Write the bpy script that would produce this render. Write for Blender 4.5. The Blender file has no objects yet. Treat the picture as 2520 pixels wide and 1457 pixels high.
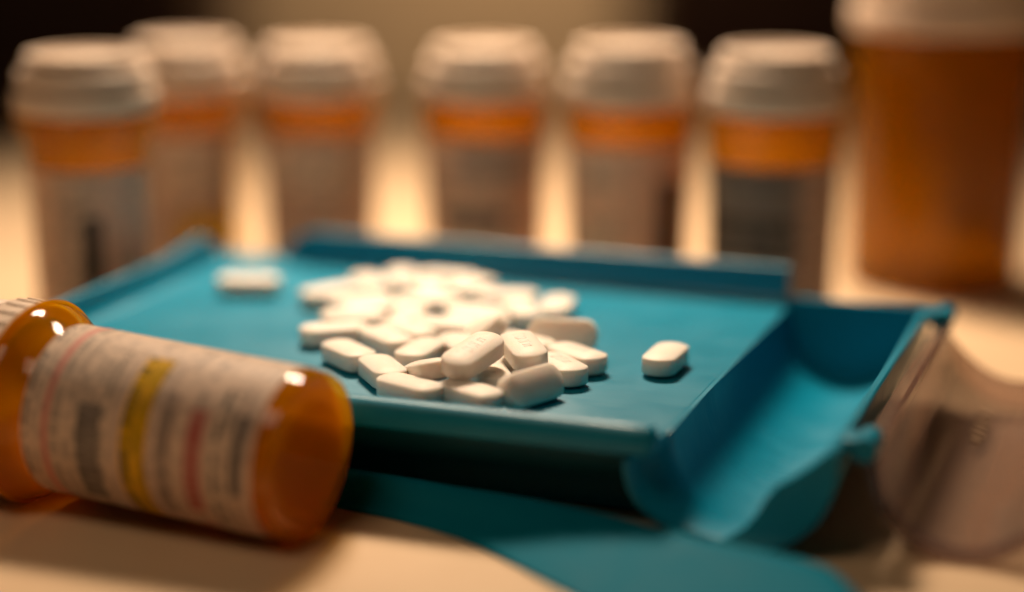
import bpy, bmesh, math, random
from mathutils import Vector, Matrix, Quaternion
scene = bpy.context.scene
col = scene.collection
MM = 0.001

# ------------------------------------------------------------------ camera
cam_d = bpy.data.cameras.new('camera'); cam = bpy.data.objects.new('camera', cam_d); col.objects.link(cam)
cam.location = (0, 0, 0.146)
cam.rotation_euler = (math.radians(90 - 13.5), 0, 0)
cam_d.sensor_width = 36.0; cam_d.lens = 69.3
cam_d.clip_start = 0.01; cam_d.clip_end = 30
cam_d.dof.use_dof = True; cam_d.dof.focus_distance = 0.443; cam_d.dof.aperture_fstop = 2.25
cam_d.dof.aperture_blades = 0
scene.camera = cam

# ------------------------------------------------------------------ world and lamps
w = bpy.data.worlds.new('World'); scene.world = w; w.use_nodes = True
w.node_tree.nodes['Background'].inputs[0].default_value = (1.0, 0.62, 0.36, 1)
w.node_tree.nodes['Background'].inputs[1].default_value = 0.012

def area(name, loc, target, sx, sy, power, color, spread=180):
    d = bpy.data.lights.new(name, 'AREA'); d.shape = 'RECTANGLE'; d.size = sx; d.size_y = sy
    d.energy = power; d.color = color; d.spread = math.radians(spread)
    o = bpy.data.objects.new(name, d); col.objects.link(o); o.location = loc
    o.rotation_euler = (Vector(target) - Vector(loc)).to_track_quat('-Z', 'Y').to_euler()
    return o
area('desk_lamp', (-0.04, 0.79, 0.52), (-0.01, 0.62, 0), 0.13, 0.11, 1.85, (1.0, 0.745, 0.52), 74)
area('front_fill', (-0.32, 0.08, 0.75), (-0.03, 0.45, 0), 0.3, 0.3, 1.4, (1.0, 0.70, 0.45))  # added front-left fill, no real fixture: lifts label, cap and tablet fronts
area('wall_fill', (0.02, 1.6, 0.45), (0.02, 2.0, -0.08), 0.25, 0.25, 1.5, (1.0, 0.72, 0.45), 120)  # added unseen light that only brightens the tan wall behind the bottles

vs = scene.view_settings
vs.view_transform = 'Standard'; vs.look = 'None'; vs.exposure = 0.0; vs.gamma = 1.0; vs.use_curve_mapping = False
scene.cycles.use_denoising = True
scene.cycles.max_bounces = 12; scene.cycles.transparent_max_bounces = 32
scene.cycles.caustics_reflective = False; scene.cycles.caustics_refractive = False
scene.cycles.sample_clamp_indirect = 4.0

# ------------------------------------------------------------------ helpers
def tag(o, label=None, cat=None, group=None, kind=None):
    if label: o['label'] = label
    if cat: o['category'] = cat
    if group: o['group'] = group
    if kind: o['kind'] = kind
    return o

def empty(name, loc=(0, 0, 0), rz=0):
    o = bpy.data.objects.new(name, None); col.objects.link(o)
    o.location = loc; o.rotation_euler = (0, 0, rz); o.empty_display_size = 0.01
    return o

def link(name, me, mat, parent=None):
    o = bpy.data.objects.new(name, me); col.objects.link(o)
    if mat is not None and not me.materials: me.materials.append(mat)
    o.parent = parent
    return o

def smooth(me, ang=35):
    for p in me.polygons: p.use_smooth = True
    me.set_sharp_from_angle(angle=math.radians(ang))

def mesh(name, vs_, fs, mat=None, parent=None, sm=35, uvs=None, bevel=0):
    """vertices in millimetres"""
    bm = bmesh.new()
    vv = [bm.verts.new((x * MM, y * MM, z * MM)) for x, y, z in vs_]
    uvl = bm.loops.layers.uv.new('UVMap') if uvs else None
    for f in fs:
        try: face = bm.faces.new([vv[i] for i in f])
        except ValueError: continue
        if uvs:
            for lp, i in zip(face.loops, f): lp[uvl].uv = uvs[i]
    if not uvs:
        bmesh.ops.remove_doubles(bm, verts=bm.verts, dist=1e-7)
        bmesh.ops.recalc_face_normals(bm, faces=bm.faces)
        if bevel: 
            es = [e for e in bm.edges if len(e.link_faces) == 2 and e.calc_face_angle() > math.radians(40)]
            bmesh.ops.bevel(bm, geom=es, offset=bevel * MM, segments=3, profile=0.5, affect='EDGES')
    me = bpy.data.meshes.new(name); bm.to_mesh(me); bm.free()
    smooth(me, sm)
    return link(name, me, mat, parent)

def lathe(name, prof, mat, parent, n=72, sm=35, z0=0):
    v = []; f = []; m = len(prof)
    for j in range(n):
        a = 2 * math.pi * j / n
        for r, z in prof: v.append((r * math.cos(a), r * math.sin(a), z + z0))
    for j in range(n):
        k = (j + 1) % n
        for i in range(m - 1): f.append((j * m + i, k * m + i, k * m + i + 1, j * m + i + 1))
    return mesh(name, v, f, mat, parent, sm)

def box(name, lo, hi, mat, parent, bevel=0):
    x0, y0, z0 = lo; x1, y1, z1 = hi
    v = [(x0, y0, z0), (x1, y0, z0), (x1, y1, z0), (x0, y1, z0), (x0, y0, z1), (x1, y0, z1), (x1, y1, z1), (x0, y1, z1)]
    f = [(0, 3, 2, 1), (4, 5, 6, 7), (0, 1, 5, 4), (1, 2, 6, 5), (2, 3, 7, 6), (3, 0, 4, 7)]
    return mesh(name, v, f, mat, parent, 35, bevel=bevel)

def sweep(name, sections, mat, parent, sm=35, cap=True):
    """closed profile loops joined along a path"""
    v = []; f = []; m = len(sections[0]); n = len(sections)
    for s in sections: v += s
    for j in range(n - 1):
        for i in range(m):
            k = (i + 1) % m
            f.append((j * m + i, j * m + k, (j + 1) * m + k, (j + 1) * m + i))
    if cap: f.append(tuple(range(m))); f.append(tuple((n - 1) * m + i for i in reversed(range(m))))
    return mesh(name, v, f, mat, parent, sm)

# ------------------------------------------------------------------ materials
def newmat(name):
    m = bpy.data.materials.new(name); m.use_nodes = True
    nt = m.node_tree; nt.nodes.clear()
    out = nt.nodes.new('ShaderNodeOutputMaterial')
    return m, nt, out

def N(nt, typ, **kw):
    n = nt.nodes.new(typ)
    for k, v in kw.items():
        if k.startswith('i_'):
            key = k[2:]; key = int(key) if key.isdigit() else key.replace('_', ' ')
            n.inputs[key].default_value = v
        else: setattr(n, k, v)
    return n

def math_(nt, op, a, b=None, c=None):
    n = nt.nodes.new('ShaderNodeMath'); n.operation = op
    for i, x in enumerate((a, b, c)):
        if x is None: continue
        if isinstance(x, (int, float)): n.inputs[i].default_value = x
        else: nt.links.new(x, n.inputs[i])
    return n.outputs[0]

def plastic(name, colr, rough, spec=0.5, var=0.06, scale=400, bump=0.0, bscale=1500, sss=0.0, coat=0.0, scratch=False):
    m, nt, out = newmat(name)
    b = N(nt, 'ShaderNodeBsdfPrincipled'); L = nt.links.new
    tc = N(nt, 'ShaderNodeTexCoord')
    nz = N(nt, 'ShaderNodeTexNoise', i_Scale=scale, i_Detail=4.0); L(tc.outputs['Object'], nz.inputs['Vector'])
    mix = N(nt, 'ShaderNodeMix', data_type='RGBA')
    mix.inputs['A'].default_value = tuple(c * (1 - var) for c in colr) + (1,)
    mix.inputs['B'].default_value = tuple(min(1, c * (1 + var)) for c in colr) + (1,)
    L(nz.outputs['Fac'], mix.inputs['Factor']); L(mix.outputs['Result'], b.inputs['Base Color'])
    rr = N(nt, 'ShaderNodeMapRange', i_To_Min=rough * 0.85, i_To_Max=rough * 1.15)
    L(nz.outputs['Fac'], rr.inputs['Value'])
    if scratch:   # fine rubbing marks that only change the gloss
        mp = N(nt, 'ShaderNodeMapping'); mp.inputs['Scale'].default_value = (40, 900, 200); mp.inputs['Rotation'].default_value = (0, 0, 0.5)
        L(tc.outputs['Object'], mp.inputs['Vector'])
        n3 = N(nt, 'ShaderNodeTexNoise', i_Scale=1.0, i_Detail=3.0); L(mp.outputs[0], n3.inputs['Vector'])
        n4 = N(nt, 'ShaderNodeTexNoise', i_Scale=45.0, i_Detail=3.0); L(tc.outputs['Object'], n4.inputs['Vector'])
        s1 = math_(nt, 'MULTIPLY', math_(nt, 'SUBTRACT', n3.outputs['Fac'], 0.5), 0.22)
        s2 = math_(nt, 'MULTIPLY', math_(nt, 'SUBTRACT', n4.outputs['Fac'], 0.5), 0.30)
        L(math_(nt, 'ADD', rr.outputs['Result'], math_(nt, 'ADD', s1, s2)), b.inputs['Roughness'])
    else: L(rr.outputs['Result'], b.inputs['Roughness'])
    b.inputs['Specular IOR Level'].default_value = spec
    if coat: b.inputs['Coat Weight'].default_value = coat; b.inputs['Coat Roughness'].default_value = 0.15
    if sss:
        b.inputs['Subsurface Weight'].default_value = sss
        b.inputs['Subsurface Radius'].default_value = (1.0, 0.7, 0.5); b.inputs['Subsurface Scale'].default_value = 0.0035
    if bump:
        n2 = N(nt, 'ShaderNodeTexNoise', i_Scale=bscale, i_Detail=6.0); L(tc.outputs['Object'], n2.inputs['Vector'])
        bp = N(nt, 'ShaderNodeBump', i_Strength=bump, i_Distance=0.0002); L(n2.outputs['Fac'], bp.inputs['Height'])
        L(bp.outputs['Normal'], b.inputs['Normal'])
    L(b.outputs[0], out.inputs[0])
    return m

def clear(name, tint, body, fac, rough=0.06, gloss=0.9, blotch=0.0):
    """thin clear coloured plastic: tinted see-through, a little milky, with a glossy surface"""
    m, nt, out = newmat(name); L = nt.links.new
    tr = N(nt, 'ShaderNodeBsdfTransparent', i_Color=tint + (1,))
    df = N(nt, 'ShaderNodeBsdfDiffuse', i_Color=body + (1,)); tl = N(nt, 'ShaderNodeBsdfTranslucent', i_Color=body + (1,))
    m0 = N(nt, 'ShaderNodeMixShader', i_0=0.68); L(df.outputs[0], m0.inputs[1]); L(tl.outputs[0], m0.inputs[2])
    m1 = N(nt, 'ShaderNodeMixShader', i_0=fac); L(tr.outputs[0], m1.inputs[1]); L(m0.outputs[0], m1.inputs[2])
    if blotch:
        tc = N(nt, 'ShaderNodeTexCoord')
        nz = N(nt, 'ShaderNodeTexNoise', i_Scale=60.0, i_Detail=3.0); L(tc.outputs['Object'], nz.inputs['Vector'])
        mr = N(nt, 'ShaderNodeMapRange', i_To_Min=max(0, fac - blotch), i_To_Max=fac + blotch)
        L(nz.outputs['Fac'], mr.inputs['Value']); L(mr.outputs['Result'], m1.inputs[0])
    gl = N(nt, 'ShaderNodeBsdfGlossy', i_Roughness=rough, i_Color=(gloss, gloss, gloss, 1))
    geo = N(nt, 'ShaderNodeNewGeometry')   # same sheen on both faces of the thin wall
    fr = N(nt, 'ShaderNodeFresnel'); L(math_(nt, 'MULTIPLY_ADD', geo.outputs['Backfacing'], 1 / 1.48 - 1.48, 1.48), fr.inputs['IOR'])
    m2 = N(nt, 'ShaderNodeMixShader'); L(fr.outputs[0], m2.inputs[0]); L(m1.outputs[0], m2.inputs[1]); L(gl.outputs[0], m2.inputs[2])
    L(m2.outputs[0], out.inputs[0])
    return m

def paper(name, base, ink, pitch, thr=0.5, strength=0.8, seed=0.0, stretch=0.35, gap=0.62, gloss=0.5):
    """printed label stock; uv in millimetres, rows of word-like marks"""
    m, nt, out = newmat(name); L = nt.links.new
    uv = N(nt, 'ShaderNodeUVMap'); sp = N(nt, 'ShaderNodeSeparateXYZ'); L(uv.outputs[0], sp.inputs[0])
    row = math_(nt, 'DIVIDE', sp.outputs[1], pitch)
    rid = math_(nt, 'FLOOR', row); fr = math_(nt, 'FRACT', row)
    line = math_(nt, 'LESS_THAN', fr, gap)
    def noise(scale_u, off):
        cb = N(nt, 'ShaderNodeCombineXYZ')
        L(math_(nt, 'MULTIPLY', sp.outputs[0], scale_u), cb.inputs[0])
        L(math_(nt, 'MULTIPLY_ADD', rid, 7.31, off + seed), cb.inputs[1])
        n = N(nt, 'ShaderNodeTexNoise', i_Scale=1.0, i_Detail=1.0); L(cb.outputs[0], n.inputs['Vector'])
        return n.outputs['Fac']
    word = math_(nt, 'GREATER_THAN', noise(stretch, 1.7), thr)
    ch = math_(nt, 'GREATER_THAN', noise(stretch * 7, 5.1), 0.42)
    wn = N(nt, 'ShaderNodeTexWhiteNoise', noise_dimensions='1D'); L(math_(nt, 'ADD', rid, seed * 3.7 + 0.5), wn.inputs['W'])
    rw = N(nt, 'ShaderNodeMapRange', i_To_Min=0.25, i_To_Max=1.0); L(wn.outputs['Value'], rw.inputs['Value'])
    k = math_(nt, 'MULTIPLY', math_(nt, 'MULTIPLY', line, word), math_(nt, 'MULTIPLY', ch, rw.outputs['Result']))
    k = math_(nt, 'MULTIPLY', k, strength)
    mix = N(nt, 'ShaderNodeMix', data_type='RGBA'); mix.inputs['A'].default_value = base + (1,); mix.inputs['B'].default_value = ink + (1,)
    L(k, mix.inputs['Factor'])
    b = N(nt, 'ShaderNodeBsdfPrincipled', i_Roughness=gloss); L(mix.outputs['Result'], b.inputs['Base Color'])
    tl = N(nt, 'ShaderNodeBsdfTranslucent'); L(mix.outputs['Result'], tl.inputs['Color'])
    ms = N(nt, 'ShaderNodeMixShader', i_0=0.45); L(b.outputs[0], ms.inputs[1]); L(tl.outputs[0], ms.inputs[2])
    L(ms.outputs[0], out.inputs[0])
    return m

M = {}
M['teal'] = plastic('teal_plastic', (0.0, 0.20, 0.325), 0.40, 0.32, 0.05, 120, 0.12, 2500, scratch=True)
M['teal_matt'] = plastic('teal_plastic_matt', (0.0, 0.145, 0.225), 0.6, 0.05, 0.06, 120, 0.15, 2500)
M['pill'] = plastic('tablet_white', (0.78, 0.72, 0.655), 0.5, 0.3, 0.05, 900, 0.35, 2600, sss=0.45)
M['cap'] = plastic('cap_white', (0.70, 0.57, 0.46), 0.42, 0.45, 0.04, 200, 0.05, 1500)
M['table'] = plastic('table_cream', (0.66, 0.485, 0.31), 0.36, 0.4, 0.09, 18, 0.10, 700)
M['wall'] = plastic('wall_tan', (0.62, 0.46, 0.30), 0.7, 0.3, 0.08, 4)
M['dark'] = plastic('dark_wood', (0.05, 0.02, 0.010), 0.5, 0.4, 0.3, 8)
M['floor'] = plastic('floor_brown', (0.08, 0.05, 0.03), 0.6, 0.3, 0.2, 5)
M['amber'] = clear('amber_plastic', (1.0, 0.82, 0.03), (1.0, 0.50, 0.0), 0.42, 0.07, 0.5)
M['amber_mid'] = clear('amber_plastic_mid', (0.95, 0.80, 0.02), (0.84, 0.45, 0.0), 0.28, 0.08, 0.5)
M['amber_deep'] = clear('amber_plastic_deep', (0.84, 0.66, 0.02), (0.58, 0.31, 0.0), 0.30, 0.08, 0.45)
M['clear'] = clear('clear_plastic', (0.95, 0.92, 0.90), (0.40, 0.31, 0.27), 0.42, 0.10, 0.9, 0.05)
PAPER = (0.86, 0.73, 0.61)
M['lab_small'] = paper('label_small_text', PAPER, (0.05, 0.04, 0.04), 2.1, 0.46, 0.8, 1.0)
M['lab_mid'] = paper('label_mid_text', PAPER, (0.04, 0.03, 0.03), 3.0, 0.43, 0.95, 4.0)
M['lab_bold'] = paper('label_bold_text', PAPER, (0.02, 0.02, 0.02), 6.2, 0.36, 0.95, 9.0, 0.22, 0.66)
M['lab_faint'] = paper('label_faint_text', PAPER, (0.25, 0.20, 0.18), 2.6, 0.5, 0.6, 13.0)
M['lab_grey'] = paper('label_grey_text', (0.60, 0.49, 0.42), (0.16, 0.12, 0.11), 2.4, 0.45, 0.7, 17.0)
M['yellow'] = paper('label_yellow', (0.88, 0.58, 0.0), (0.03, 0.03, 0.01), 2.6, 0.45, 1.0, 21.0, 0.35)
M['red'] = paper('label_red', (0.70, 0.36, 0.30), (0.55, 0.02, 0.03), 3.4, 0.3, 0.95, 25.0, 0.3, 0.8)
M['pink'] = paper('label_pink', (0.80, 0.40, 0.34), (0.7, 0.3, 0.25), 3.0, 0.6, 0.3, 28.0)
M['black'] = paper('label_black', (0.40, 0.35, 0.32), (0.012, 0.012, 0.012), 3.4, 0.30, 1.0, 31.0, 0.3, 0.86)
M['barcode'] = paper('label_barcode', (0.10, 0.08, 0.08), (0.01, 0.01, 0.01), 1.1, 0.3, 0.9, 33.0, 0.1, 0.6)
M['rib'] = clear('clear_plastic_thick', (0.80, 0.72, 0.68), (0.34, 0.25, 0.23), 0.34, 0.12, 0.9)
M['mark'] = plastic('embossed_clear', (0.22, 0.15, 0.10), 0.25, 0.7)

# ------------------------------------------------------------------ setting
ang = math.radians(5)
tv = []
TZ = 25
corners = [(-900, -300), (900, -300), (900, 1260), (300, 1190), (0, 1110), (-250, 905), (-900, 450)]
n = len(corners)
v = [(x, y, 0) for x, y in corners] + [(x, y, -TZ) for x, y in corners]
f = [tuple(range(n)), tuple(2 * n - 1 - i for i in range(n))] + [(i, n + i, n + (i + 1) % n, (i + 1) % n) for i in range(n)]
tag(mesh('table', v, f, M['table'], None, 35, bevel=2), kind='structure')
tag(box('wall', (-2500, 2000, -760), (2500, 2060, 1600), M['wall'], None), kind='structure')
tag(box('floor', (-2500, -600, -780), (2500, 1999, -761), M['floor'], None), kind='structure')
def cabinet(x0, x1, label):
    c = empty('cabinet', (0, 0, 0))
    tag(c, label, 'cabinet', 'dark cabinets in the background')
    box('carcass', (x0, 1650, -760), (x1, 1900, 900), M['dark'], c, 4)
    n = 2; wd = (x1 - x0 - 30) / n
    for i in range(n):
        d = box('door', (x0 + 12 + i * (wd + 6), 1630, -700), (x0 + 12 + i * (wd + 6) + wd, 1649, 880), M['dark'], c, 3)
    return c
cabinet(-1300, -255, 'dark brown blurred cabinet far behind the leftmost bottles')
cabinet(110, 1300, 'dark brown blurred cabinet far behind the right-hand bottles')

# ------------------------------------------------------------------ counting tray (local millimetres: x along the near rail, y away, z up)
TA = math.radians(-19.8)
tray = empty('counting_tray', (0.0317, 0.3912, 0), TA)
tag(tray, 'teal plastic pill counting tray with a rounded trough and clear lid along its right', 'tray')
T = M['teal']
# platform with an open pouring corner
plat = [(-168, -1), (-0.5, -1), (-0.5, 124), (-146, 124), (-152, 132), (-176, 130), (-176, 116), (-168, 112)]
v = [(x, y, 22) for x, y in plat] + [(x, y, 19.6) for x, y in plat]; n = len(plat)
f = [tuple(range(n)), tuple(2 * n - 1 - i for i in range(n))] + [(i, n + i, n + (i + 1) % n, (i + 1) % n) for i in range(n)]
mesh('platform', v, f, T, tray, bevel=0.6)
def wall_profile(h):
    """(distance out from the inner foot, z): coved inside, thin rounded top, outside face"""
    p = []
    for i in range(7):
        a = math.radians(90 * i / 6); p.append((4.0 * math.sin(a), 22.05 + 4.0 - 4.0 * math.cos(a)))
    p += [(4.6, 22 + h - 1.2), (5.0, 22 + h - 0.3), (5.9, 22 + h), (6.9, 22 + h - 0.3), (7.3, 22 + h - 1.4), (7.5, 18.5), (0.0, 18.5)]
    return p
secs = []
for i in range(41):
    y = -4 + 120 * i / 40
    h = 7.2 + 2.2 * max(0, min(1, (y - 82) / 26)) ** 1.5 - 5.0 * max(0, (y - 110) / 6) ** 2
    secs.append([(-161.5 - d, y, z) for d, z in wall_profile(max(h, 5.2))])
sweep('left_wall', secs, T, tray)
secs = []
for i in range(41):
    x = -147.5 + 147.2 * i / 40
    h = 10.2 - 5.0 * max(0, 1 - (x + 147.5) / 9) ** 1.4
    secs.append([(x, 118.5 + d, z) for d, z in wall_profile(h)])
sweep('back_wall', secs, T, tray)
rail = [(0.8, 22.03), (0.2, 23.4), (-0.8, 24.6), (-2.0, 25.0), (-3.6, 24.9), (-4.8, 24.3), (-5.4, 23.2), (-5.6, 20.6), (-5.5, 19.3), (-4.8, 18.6), (-3.0, 18.4), (0.8, 18.4)]
secs = []
for i in range(31):
    x = -169.5 + 167.0 * i / 30
    secs.append([(x, y, z) for y, z in rail])
# rounded right end
for k in range(1, 5):
    s = math.cos(math.radians(20 * k)); secs.append([(-2.5 + 1.8 * math.sin(math.radians(22 * k)), -2.4 + (y + 2.4) * s, 21.5 + (z - 21.5) * s) for y, z in rail])
sweep('near_rail', secs, T, tray)
# trough: a half pipe that narrows to a pouring spout at its near end
def resample(p, n):
    d = [0]
    for a, c in zip(p, p[1:]): d.append(d[-1] + math.hypot(c[0] - a[0], c[1] - a[1]))
    out = []; k = 0
    for i in range(n):
        s = d[-1] * i / (n - 1)
        while k < len(p) - 2 and d[k + 1] < s: k += 1
        t = (s - d[k]) / (d[k + 1] - d[k]); out.append((p[k][0] + (p[k + 1][0] - p[k][0]) * t, p[k][1] + (p[k + 1][1] - p[k][1]) * t))
    return out
NU = 41
pipe = resample([(0.2, 21.9)] + [(17.6 - 17.4 * math.cos(a), 20.2 - 17.4 * math.sin(a)) for a in [math.pi * i / 36 for i in range(37)]] + [(35.0, 24.0)], NU)
spout = [(-6.2, 17.6), (-6.0, 14.5), (-5.0, 11.2), (-3.4, 8.0), (-0.8, 5.0), (2.8, 2.9), (7.2, 2.0), (12.0, 2.0), (16.0, 3.2), (19.2, 5.9), (21.2, 9.2), (22.6, 13.2), (25.0, 15.9), (28.0, 17.9), (31.6, 20.6), (35.0, 24.0)]
spout = resample(spout, NU)
def ease(t): t = max(0.0, min(1.0, t)); return t * t * (3 - 2 * t)
def u_loop(y, grow=0.0):
    tl = ease((6.0 - y) / 10.0); tr = ease((34.0 - y) / 38.0)
    inner = []
    for k in range(NU):
        t = tl * (1 - ease((k / (NU - 1) - 0.10) / 0.40))
        inner.append((pipe[k][0] + (spout[k][0] - pipe[k][0]) * t, pipe[k][1] + (spout[k][1] - pipe[k][1]) * t))
    outer = []
    for k in range(NU):
        a = inner[max(0, k - 1)]; c = inner[min(NU - 1, k + 1)]
        dx, dz = c[0] - a[0], c[1] - a[1]; l = math.hypot(dx, dz)
        outer.append((inner[k][0] + dz / l * (1.8 + grow), max(0.15, inner[k][1] - dx / l * (1.8 + grow))))
    return inner, outer
secs = []
for i in range(45):
    y = -4.0 + 126.4 * (i / 44) ** 1.4
    a, c = u_loop(y, 0)
    secs.append([(x, y, z) for x, z in a] + [(x, y, z) for x, z in reversed(c)])
# rounded end of the wall
a, c = u_loop(-4.0)
mid = lambda p, q, s: (p[0] + (q[0] - p[0]) * s, p[1] + (q[1] - p[1]) * s)
secs.insert(0, [(mid(p, q, 0.22)[0], -4.7, mid(p, q, 0.22)[1]) for p, q in zip(a, c)] + [(mid(p, q, 0.78)[0], -4.7, mid(p, q, 0.78)[1]) for p, q in reversed(list(zip(a, c)))])
sweep('trough', secs, T, tray, 50)
# dam across the right half of the near end, its top edge sweeping down to the pouring notch
edge = [(8.0, 1.6), (12.0, 2.3), (15.4, 3.6), (18.6, 6.2), (20.9, 9.2), (22.8, 13.0), (25.0, 15.8), (28.2, 17.9), (31.8, 20.8), (35.4, 24.2)]
edge += [(37.0, 24.0), (37.0, 20.2)] + [(17.6 + 19.4 * math.cos(a), max(0.16, 20.2 - 19.4 * math.sin(a))) for a in [math.radians(10 * i) for i in range(1, 13)]]
n = len(edge)
v = [(x, -5.2, z) for x, z in edge] + [(x, -2.4, z) for x, z in edge]
f = [tuple(range(n)), tuple(2 * n - 1 - i for i in range(n))] + [(i, n + i, n + (i + 1) % n, (i + 1) % n) for i in range(n)]
mesh('dam', v, f, T, tray, 50)
# closed far end
ctr = [(17.6 - 18.4 * math.cos(a), 20.2 - 18.4 * math.sin(a)) for a in [math.pi * i / 28 for i in range(29)]]
ctr = [(-0.8, 24.2)] + ctr + [(36.0, 24.2)]
v = [(x, 121.2, z) for x, z in ctr] + [(x, 123.4, z) for x, z in ctr]; n = len(ctr)
f = [tuple(range(n)), tuple(2 * n - 1 - i for i in range(n))] + [(i, n + i, n + (i + 1) % n, (i + 1) % n) for i in range(n)]
mesh('end_wall', v, f, T, tray)
# long rim on the right of the trough and hinge knuckles
sweep('rim', [[(34.9, y, 22.6), (34.95, y, 24.1), (35.3, y, 24.5), (36.6, y, 24.5), (37.0, y, 24.1), (37.0, y, 22.6)] for y in (-3.5, 40, 80, 121)], T, tray)
for hy in (5.5, 117.0):
    pr = []
    for i in range(14):
        a = 2 * math.pi * i / 14; pr.append((41.2 + 2.6 * math.cos(a), 23.2 + 2.6 * math.sin(a)))
    k = sweep('hinge', [[(x, hy - 4.5, z) for x, z in pr], [(x, hy + 4.5, z) for x, z in pr]], T, tray)
    box('arm', (36.5, hy - 3.6, 21.9), (41.5, hy + 3.6, 24.9), T, k, 0.5)
# hollow stand below the platform
for nm, lo, hi in (('skirt', (-158, 13, 0.3), (-7, 15.5, 19.7)), ('skirt', (-158, 112, 0.3), (-7, 114.5, 19.7)), ('skirt', (-160.5, 13.2, 0.3), (-158.1, 114, 19.7))):
    box(nm, lo, hi, T, tray, 0.4)
# clear lid, folded open beside the trough
def lid_loop(y, r_in=17.6, th=1.5, cx=60.6, cz=19.6):
    inner = [(39.2, 21.6), (cx - r_in - 0.3, 21.4)] + [(cx - r_in * math.cos(a), cz - r_in * math.sin(a)) for a in [math.pi * i / 28 for i in range(29)]] + [(cx + r_in + 0.3, 21.4), (cx + r_in + 3.6, 21.6)]
    ro = r_in + th
    outer = [(cx + r_in + 3.6, 20.2), (cx + ro + 0.4, 20.0)] + [(cx + ro * math.cos(a), cz - ro * math.sin(a)) for a in [math.pi * (0.03 + 0.94 * i / 28) for i in range(29)]] + [(cx - ro - 0.4, 20.0), (39.2, 20.2)]
    return [(x, y, max(0.3, z)) for x, z in inner + outer]
lid = sweep('lid', [lid_loop(y) for y in [7 + 108 * i / 20 for i in range(21)]], M['clear'], tray)
lid['label'] = 'clear plastic lid folded open beside the trough'
c = [(60.6 - 17.4 * math.cos(a), 19.6 - 17.4 * math.sin(a)) for a in [math.pi * i / 28 for i in range(29)]]
top = [(60.6 + 17.4 * (1 - 2 * i / 20), 19.6 - 10.5 * (1 - (1 - 2 * i / 20) ** 2)) for i in range(1, 20)]
loop = c + top; n = len(loop)
v = [(x, 112.6, z) for x, z in loop] + [(x, 114.8, z) for x, z in loop]
f = [tuple(range(n)), tuple(2 * n - 1 - i for i in range(n))] + [(i, n + i, n + (i + 1) % n, (i + 1) % n) for i in range(n)]
mesh('end_wall', v, f, M['rib'], lid, 40)
# thick rounded rib round the lid's near end and along its hinge side
secs = []
for i in range(33):
    a = math.pi * i / 32; c, s = math.cos(a), math.sin(a)
    secs.append([(60.6 - r * c, y, max(0.3, 19.6 - r * s)) for r, y in ((16.9, 4.6), (16.9, 8.6), (19.3, 9.0), (20.0, 6.8), (19.3, 4.4))])
sweep('end_rib', secs, M['rib'], lid)
sweep('hinge_strip', [[(42.0, y, 21.7), (42.4, y, 22.9), (43.6, y, 22.9), (44.0, y, 21.7)] for y in (8, 60, 113)], M['rib'], lid)
# row of small raised marks moulded into the lid's floor
for i, (dy, hh, ln) in enumerate(((0, 1.2, 3.2), (4.4, 2.0, 2.4), (8.2, 1.4, 3.4), (13.0, 2.2, 2.6), (17.2, 1.2, 3.0), (21.8, 1.8, 3.2))):
    a = math.radians(70); r0 = 17.1
    vv = []
    for da, yy in ((-0.055 * hh, 0), (0.055 * hh, 0.3), (0.05 * hh, ln), (-0.05 * hh, ln - 0.3)):
        for rr in (r0, r0 + 0.6): vv.append((60.6 - rr * math.cos(a + da), 78 + dy + yy, 19.6 - rr * math.sin(a + da)))
    ff = [(0, 2, 4, 6), (1, 7, 5, 3), (0, 1, 3, 2), (2, 3, 5, 4), (4, 5, 7, 6), (6, 7, 1, 0)]
    mesh('moulded_mark', vv, ff, M['mark'], lid)

# ------------------------------------------------------------------ counting spatula on the table in front of the tray
sp = [((-78, 431), (-75, 437.5), 6.8, 0), ((-55, 419.5), (-51, 426.5), 6.8, 0), ((-34.5, 406.4), (-30, 414), 6.8, 0), ((-26, 401.5), (-21, 409.5), 6.8, .1),
      ((-18, 395.6), (-12, 404.5), 6.8, .25), ((-11, 389.3), (-3, 400.5), 6.8, .45), ((-5, 381.7), (6, 396.0), 6.8, .65), ((0.9, 373.7), (15, 391), 6.8, .8),
      ((6, 366), (23, 385.5), 6.8, .9), ((11.5, 358), (31, 379.5), 6.8, 1), ((18, 348), (40, 374), 6.6, 1), ((25, 338), (50, 369.5), 6.2, 1), ((34, 327), (57, 366.5), 5.8, 1), ((43, 316), (62, 363), 5.2, 1), ((50, 308), (64.5, 357), 4.6, 1), ((56, 303), (66.5, 348), 3.6, 1)]
secs = []
for (n_, f_, hz, fl) in sp:
    pr = []
    for t, z in ((0, 0.2), (0, 0.7), (0.05, 1.2), (0.3, 1.2 + (hz - 1.2) * (0.12 + 0.18 * fl)), (0.5, 1.2 + (hz - 1.2) * (0.5 + 0.02 * fl)), (0.7, 1.2 + (hz - 1.2) * (0.92 - 0.18 * fl)), (0.85, 1.2 + (hz - 1.2) * (1 - 0.09 * fl)), (0.94, hz), (1.0, hz * 0.8), (1.0, 0.2)):
        pr.append((n_[0] + (f_[0] - n_[0]) * t, n_[1] + (f_[1] - n_[1]) * t, z))
    secs.append(pr)
sw = sweep('counting_spatula', secs, M['teal_matt'], None, 60)
tag(sw, 'teal plastic counting spatula with a flared blade on the table before the tray', 'spatula')

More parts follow.
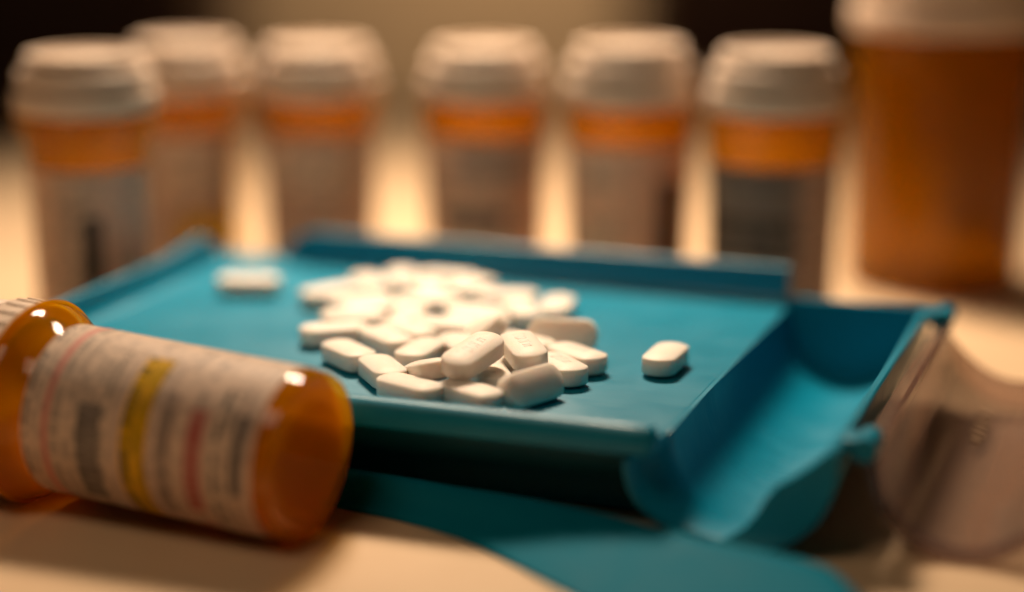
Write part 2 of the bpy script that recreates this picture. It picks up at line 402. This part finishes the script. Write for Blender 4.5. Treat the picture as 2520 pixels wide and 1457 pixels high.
# ------------------------------------------------------------------ vials
def label_patch(name, r, z0, z1, a0, a1, mat, parent, taper=0.0, ztot=60.0, thick=0.12, n=28):
    """a strip of label stock on the vial wall; a in degrees, 0 = towards -y"""
    v = []; uv = []; f = []
    for i in range(n + 1):
        a = math.radians(a0 + (a1 - a0) * i / n - 90)
        for z in (z0, z1):
            for k in (0, thick):
                rr = r + taper * (z / ztot) + k
                v.append((rr * math.cos(a), rr * math.sin(a), z)); uv.append((math.radians(a0 + (a1 - a0) * i / n) * r + 100, z))
    for i in range(n):
        b = i * 4; c = b + 4
        f += [(b + 1, c + 1, c + 3, b + 3), (b, b + 2, c + 2, c), (b + 2, b + 3, c + 3, c + 2), (b, c, c + 1, b + 1)]
    f += [(0, 1, 3, 2), (4 * n, 4 * n + 2, 4 * n + 3, 4 * n + 1)]
    return mesh(name, v, f, mat, parent, 50, uvs=uv)

def vial(label, loc, r, h, cap_r, cap_h, group, collar_r, rz=0, taper=0.8, name='pill_bottle', clear_mat=None, neck=9.0):
    A = clear_mat or M['amber']; cap_r -= 0.7; collar_r -= 0.7
    e = empty(name, tuple(c * MM for c in loc), math.radians(rz))
    tag(e, label, 'bottle', group)
    rt = r + taper
    th = 1.3
    body = [(0, 0.9), (r * 0.55, 0.9), (r * 0.75, 0.3), (r - 1.6, 0.0), (r - 0.5, 0.35), (r, 1.5), (rt, h - neck), (rt + (collar_r - rt) * 0.45, h - neck * 0.66), (collar_r - 0.4, h - neck * 0.36), (collar_r, h - neck * 0.2), (collar_r, h - 0.6), (collar_r - 0.6, h), (rt - th, h), (rt - th, h - neck), (r - th, 2.6), (r - th - 0.8, 1.9), (0, 2.1)]
    lathe('body', body, A, e)
    lathe('collar', [(collar_r - 0.1, h - neck * 0.2), (collar_r + 0.7, h - neck * 0.2 + 0.2), (collar_r + 0.9, h - 1.4), (collar_r + 0.4, h - 0.5), (collar_r - 0.1, h - 0.4)], A, e)
    c0 = h + 0.1; R = cap_r; H = cap_h
    cp = [(rt + 0.2, c0), (R - 0.6, c0), (R, c0 + 0.6), (R, c0 + H * 0.38), (R - 0.5, c0 + H * 0.42), (R - 3.6, c0 + H * 0.43), (R - 3.6, c0 + H * 0.52),
          (R - 1.3, c0 + H * 0.53), (R - 1.0, c0 + H * 0.56), (R - 1.2, c0 + H * 0.76), (R - 1.7, c0 + H * 0.79), (R - 5.4, c0 + H * 0.80), (R - 5.4, c0 + H * 0.88), (R - 3.6, c0 + H * 0.89),
          (R - 3.3, c0 + H * 0.92), (R - 3.5, c0 + H * 1.06), (R - 4.1, c0 + H * 1.10), (R - 6.0, c0 + H * 1.10), (R - 6.4, c0 + H), (0, c0 + H)]
    cap = lathe('cap', cp, M['cap'], e)
    # grip ribs round the skirt
    me = None
    for k in range(36):
        a = 2 * math.pi * k / 36
        if me is None:
            rb = box('rib', (R - 0.2, -0.55, c0 + 1.0), (R + 0.35, 0.55, c0 + H * 0.33), M['cap'], cap, 0.15); me = rb.data
        else:
            rb = link('rib', me, None, cap)
        rb.rotation_euler = (0, 0, a)
    return e

G = 'amber pill bottles standing behind the tray'
def standing(label, x, y, dims, lab, extras, rz):
    r, h, cr, ch = dims
    e = vial(label, (x, y, 0), r, h, cr, ch, G, cr - 0.2, rz, neck=11.0, clear_mat=M['amber_mid'])
    z0, z1, a0, a1, m = lab
    lb = label_patch('label', r + 0.06, z0, z1, a0, a1, M[m], e, 0.8, h)
    for nm, z0, z1, a0, a1, m in extras:
        label_patch(nm, r + 0.22, z0, z1, a0, a1, M[m], lb, 0.8, h, 0.06, 10)
    return e
face = lambda x, y: math.degrees(math.atan2(-x, y)) * -1   # turn towards the camera
D1 = (15.9, 67.6, 20.4, 14.8)
D2 = (15.6, 62.2, 20.0, 14.6)
standing('leftmost amber pill bottle, white cap, standing behind the tipped-over bottle', -119, 548, D1, (8, 53, -95, 100, 'lab_faint'),
         [('text_panel', 9, 52, -6, 30, 'lab_mid'), ('barcode', 10, 40, 14, 34, 'barcode'), ('seam_strip', 8.2, 52.8, -10, -6, 'lab_grey')], -12)
standing('amber pill bottle half hidden behind the leftmost one', -104.5, 632, D2, (9, 50, -100, 80, 'lab_grey'),
         [('text_panel', 30, 49, -20, 60, 'lab_mid'), ('yellow_strip', 13, 24, 5, 78, 'yellow')], -10)
standing('amber pill bottle third from the left, label lines facing the camera', -61.5, 622, (17.0, 62.2, 20.2, 14.6), (6, 51.5, -100, 95, 'lab_grey'),
         [('text_panel', 34, 48, -50, 50, 'lab_mid'), ('text_panel', 8, 20, -60, 20, 'lab_small')], -6)
standing('amber pill bottle at the centre of the row, behind the heap of tablets', -8.5, 606, (17.9, 63.6, 19.8, 14.6), (5, 53, -80, 100, 'lab_mid'),
         [('bold_print', 26, 32, -45, 20, 'black'), ('yellow_strip', 8, 17, -5, 90, 'yellow'), ('text_panel', 40, 51, -30, 70, 'lab_grey')], 0)
standing('amber pill bottle second from the right of the small ones, dark panel on its label', 35.2, 588, (17.8, 64.5, 20.2, 16), (4, 53.5, -95, 95, 'lab_faint'),
         [('barcode', 5, 43, 22, 52, 'barcode'), ('text_panel', 40, 51, -60, -18, 'lab_mid'), ('text_panel', 8, 32, -60, -18, 'lab_mid')], 4)
standing('rightmost small amber pill bottle, bold black print on its label', 75.8, 566, (18.2, 65, 20.3, 16), (3, 51, -90, 95, 'lab_grey'),
         [('bold_print', 24, 50.5, -85, 8, 'black'), ('bold_print', 16, 23, -85, 0, 'black'), ('yellow_strip', 9, 15, -80, -5, 'yellow')], 8)

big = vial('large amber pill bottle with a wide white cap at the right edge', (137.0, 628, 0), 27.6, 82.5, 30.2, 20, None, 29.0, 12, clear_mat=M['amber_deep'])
big_l = label_patch('label', 27.7, 10, 68, 48, 150, M['lab_grey'], big, 0.8, 83)
label_patch('bold_print', 27.86, 34, 56, 52, 80, M['black'], big_l, 0.8, 83, 0.06, 10)

# tipped-over bottle in front: built upright, then laid down with its base to the right
RB = 18.0
lv = vial('tipped-over amber pill bottle in front, label with yellow and red strips', (0, 0, 0), RB, 70, 22.4, 19, None, 22.6, 0, 0.3, neck=9)
lab = label_patch('label', RB + 0.08, 4.5, 60.5, -150, 150, M['lab_faint'], lv, 0.3, 70, 0.12, 60)
for nm, z0, z1, a0, a1, m in (('text_panel', 56.2, 59.8, -120, 75, 'lab_small'), ('pink_strip', 53.6, 55.2, -140, 140, 'pink'), ('text_panel', 48.5, 53.0, -140, 90, 'lab_mid'),
                          ('text_panel', 37.5, 48, -100, 60, 'lab_small'), ('bold_print', 41, 46.5, -60, 12, 'black'), ('yellow_strip', 29.5, 35.8, -138, 55, 'yellow'), ('text_panel', 24, 27, -60, 30, 'lab_grey'),
                          ('red_print', 16.2, 20.2, -50, 22, 'red'), ('red_print', 16.6, 19.6, -96, -68, 'red'), ('text_panel', 9.5, 15.0, -110, 40, 'lab_small'), ('bold_print', 6.5, 9.2, -30, 24, 'black')):
    label_patch(nm, RB + 0.24, z0, z1, a0, a1, M[m], lab, 0.3, 70, 0.06, 24)
ax = Vector((-0.914, 0.407, 0.056)).normalized()           # base -> cap
zup = Vector((0, 0, 1)); side = ax.cross(zup).normalized(); upv = side.cross(ax).normalized()
# local z -> ax, local -y (label front) -> towards camera and up
def lay(o, base, front):
    yv = -(front - ax * front.dot(ax)).normalized(); xv = yv.cross(ax)
    m = Matrix((xv, yv, ax)).transposed().to_4x4(); m.translation = Vector(base) * MM
    o.matrix_world = m
lay(lv, (-41.0, 389.5, 18.1), Vector((-0.3, -0.9, 0.25)))

# ------------------------------------------------------------------ tablets
def tablet_mesh():
    L2, W2, b, dome, R = 8.5, 4.0, 1.85, 0.85, 4.7
    sag = R - math.sqrt(R * R - W2 * W2); a0 = math.asin(W2 / R); cx0 = L2 - R
    pts = []; n = 14
    for i in range(n + 1):
        a = -a0 + 2 * a0 * i / n; pts.append((cx0 + R * math.cos(a), R * math.sin(a)))
    xe = cx0 + R * math.cos(a0)
    # soften the corner, then straight side
    side_ = [(xe * t, W2) for t in (0.85, 0.45, 0.0, -0.45, -0.85)]
    half = pts[1:-1] + [(xe + 0.02, W2 - 0.22), (xe - 0.35, W2 - 0.02)] + side_
    loop = half[:]
    loop += [(-x, -y) for x, y in half]
    # two halves share the straight sides: order is counter-clockwise
    seen = []; 
    for p in loop:
        if not seen or (abs(p[0] - seen[-1][0]) + abs(p[1] - seen[-1][1])) > 1e-3: seen.append(p)
    loop = seen
    ring = [(0.0, b + dome), (0.3, b + dome * 0.93), (0.55, b + dome * 0.74), (0.78, b + dome * 0.42), (0.92, b + dome * 0.15), (0.975, b), (1.0, b - 0.16)]
    ring = ring + [(s, -z) for s, z in reversed(ring)]
    spn = L2 - W2
    v = []; f = []; m = len(loop)
    for s, z in ring:
        for x, y in loop:
            c = max(-spn, min(spn, x)); v.append((c + (x - c) * s, y * s, z))
    for j in range(len(ring) - 1):
        for i in range(m):
            k = (i + 1) % m; f.append((j * m + i, (j + 1) * m + i, (j + 1) * m + k, j * m + k))
    return v, f
tv_, tf_ = tablet_mesh()
first = mesh('tablet', tv_, tf_, M['pill'], None, 40)
TABLETS = [
    ('white oblong tablet lying alone near the right edge of the tray', (35.67, 442.27, 24.68, 0.824, 0.0, 0.0, 0.566)),
    ("blurred white tablet lying alone at the tray's far left pouring corner", (-71.12, 518.82, 24.68, 1.0, 0.0, 0.0, -0.026)),
    ("white tablet at the pile's left front, its long side casting a shadow", (-38.28, 445.71, 24.68, 0.878, 0.0, 0.0, -0.478)),
    ('white tablet pointing at the camera, left of the frontmost tablet', (-29.43, 431.47, 24.68, 0.825, -0.0, 0.0, -0.565)),
    ('white tablet tipped up behind the two frontmost tablets', (-18.94, 426.13, 26.35, 0.804, -0.045, -0.15, -0.574)),
    ('frontmost white tablet on the left, against the near rail', (-22.47, 416.95, 24.68, 0.934, 0.0, 0.0, -0.358)),
    ('frontmost white tablet in the middle, against the near rail', (-9.04, 412.57, 24.68, 0.917, 0.0, 0.0, -0.399)),
    ('white tablet wedged between the leaning tablet and the tilted top one', (-4.94, 427.86, 24.68, 0.64, -0.0, -0.0, 0.769)),
    ('white tablet pointing at the camera, right beside the leaning tablet', (11.07, 433.67, 24.68, 0.844, -0.0, 0.0, -0.536)),
    ("white tablet at the pile's right front, nearest to the lone tablet", (15.12, 442.97, 24.68, 0.895, -0.0, -0.0, -0.446)),
    ('white tablet slanting up to the right behind the tipped-up tablet', (-21.57, 446.69, 24.68, 0.822, -0.0, -0.0, 0.569)),
    ('white imprinted tablet resting on top of the front of the pile, slanting right', (-8.66, 421.75, 31.16, 0.884, 0.116, -0.058, 0.45)),
    ('white imprinted tablet on top of the pile, its end facing the camera', (2.62, 430.65, 29.8, 0.796, 0.059, 0.021, -0.602)),
    ("white tablet leaning on its edge at the pile's front right, face to the camera", (4.17, 414.83, 25.87, 0.789, 0.474, 0.201, 0.335)),
    ("long white tablet standing on its edge at the pile's right side", (12.18, 458.99, 26.0, 0.775, 0.628, -0.044, -0.054)),
    ('white tablet poking out at the left end of the pile', (-43.42, 465.95, 24.68, 0.991, 0.0, 0.0, 0.131)),
    ('white tablet slanting to the front, behind the left front tablet', (-30.23, 458.18, 24.68, 0.878, 0.0, -0.0, -0.478)),
    ('white tablet in mid pile, parallel to and right behind the slanting one', (-25.34, 465.83, 24.68, 0.909, -0.0, 0.0, -0.418)),
    ('white tablet just behind the imprinted tablet that slants right', (-12.12, 451.47, 24.68, 0.571, 0.0, 0.0, 0.821)),
    ('small visible end of a white tablet behind the right front tablet', (2.82, 454.38, 24.68, 0.929, 0.0, -0.001, -0.37)),
    ("blurred white tablet at the left of the pile's middle", (-39.68, 478.79, 24.68, 1.0, 0.0, 0.0, -0.008)),
    ('blurred white tablet at the far left of the pile, slanting back', (-48.02, 505.93, 24.68, 0.946, 0.0, 0.0, 0.326)),
    ("blurred white tablet pointing straight back at the pile's far left", (-38.41, 516.08, 24.68, 0.596, 0.0, 0.0, 0.803)),
    ('blurred white tablet at the back of the pile, farthest from the camera', (-30.33, 522.23, 24.68, 0.718, -0.0, -0.0, 0.696)),
    ("blurred white tablet at the pile's back centre, slanting forward to the right", (-17.77, 522.46, 24.68, 0.988, -0.0, 0.0, -0.152)),
    ('blurred white tablet lying crosswise at the back, left of the middle', (-22.14, 496.19, 24.68, 0.998, -0.0, 0.0, -0.07)),
    ('blurred white tablet at the back right, lying crosswise', (-1.54, 501.04, 24.68, 0.999, 0.0, 0.0, -0.044)),
    ("blurred white tablet tilted at the pile's back right end", (11.49, 490.23, 24.68, 0.771, -0.0, -0.0, 0.637)),
    ('white tablet lying crosswise in the middle of the pile', (-15.98, 470.38, 24.68, 0.985, 0.0, 0.0, -0.172)),
    ('white tablet in mid pile, right of the crosswise one', (-8.65, 476.3, 24.68, 0.984, -0.0, 0.0, -0.177)),
    ('blurred white tablet in the left half of the pile, behind its left end', (-35.15, 488.59, 24.68, 0.973, 0.0, 0.0, 0.23)),
    ("blurred white tablet in the pile's middle right, slanting forward", (-8.96, 484.94, 24.68, 0.984, -0.0, 0.0, -0.177)),
    ('blurred white tablet in the centre of the pile, slanting forward', (-25.99, 481.17, 24.68, 0.648, 0.0, -0.0, -0.762)),
    ('blurred white tablet in front of the two at the far left', (-39.49, 495.4, 24.68, 0.973, 0.0, 0.0, 0.23)),
    ('blurred white tablet at the back, right of the back centre one', (-11.17, 511.63, 24.68, 0.892, 0.0, -0.0, 0.452)),
    ('blurred white tablet in front of the tilted back right one', (2.63, 485.6, 24.68, 0.79, 0.0, -0.0, -0.613)),
    ('white tablet behind the imprinted tablet that faces the camera', (-6.65, 458.32, 26.94, 0.806, 0.187, -0.315, -0.464)),
    ('blurred white tablet at the back, between the two farthest ones', (-21.92, 508.17, 24.68, 0.805, -0.0, -0.0, -0.594)),
    ('white tablet underneath the imprinted one that faces the camera', (1.34, 435.96, 24.67, 0.822, 0.005, -0.0, -0.57)),
]

def imprint(parent):
    """shallow stamped strokes along the domed face"""
    strokes = [[(-4.2, -1.4), (-4.2, 1.3), (-3.6, 1.3)], [(-2.4, -1.3), (-2.4, 1.2)], [(-2.4, -1.3), (-1.2, -1.0), (-1.2, 1.0), (-2.4, 1.2)],
               [(0.2, -1.3), (0.2, 1.2)], [(1.0, -1.2), (1.0, 0.6)], [(0.2, 1.2), (1.6, 1.2)], [(2.6, -0.9), (2.6, 0.9), (3.6, 0.9), (3.6, -0.9)]]
    v = []; f = []
    for st in strokes:
        for (x0, y0), (x1, y1) in zip(st, st[1:]):
            d = Vector((x1 - x0, y1 - y0)); nn = Vector((-d.y, d.x)).normalized() * 0.15
            b = len(v)
            for px, py in ((x0, y0), (x1, y1)):
                zt = 1.85 + 0.85 * (1 - (abs(py) / 4.0) ** 2 * 0.85) + 0.06
                for sgn in (-1, 1):
                    v.append((px + nn.x * sgn, py + nn.y * sgn, zt)); v.append((px + nn.x * sgn, py + nn.y * sgn, zt - 0.25))
            f += [(b, b + 2, b + 6, b + 4), (b, b + 4, b + 5, b + 1), (b + 2, b + 3, b + 7, b + 6), (b, b + 1, b + 3, b + 2), (b + 4, b + 6, b + 7, b + 5)]
    return mesh('imprint', v, f, M['pill'], parent, 40)
for i, (lb, (x, y, z, qw, qx, qy, qz)) in enumerate(TABLETS):
    o = first if i == 0 else first.copy()
    if i: col.objects.link(o)
    o.rotation_mode = 'QUATERNION'; o.rotation_quaternion = (qw, qx, qy, qz); o.location = (x * MM, y * MM, z * MM)
    tag(o, lb, 'tablet', 'white tablets on the tray')
    if 'imprinted tablet r' in lb or 'imprinted tablet on top' in lb or 'right beside the leaning' in lb or 'nearest to the lone' in lb: imprint(o)
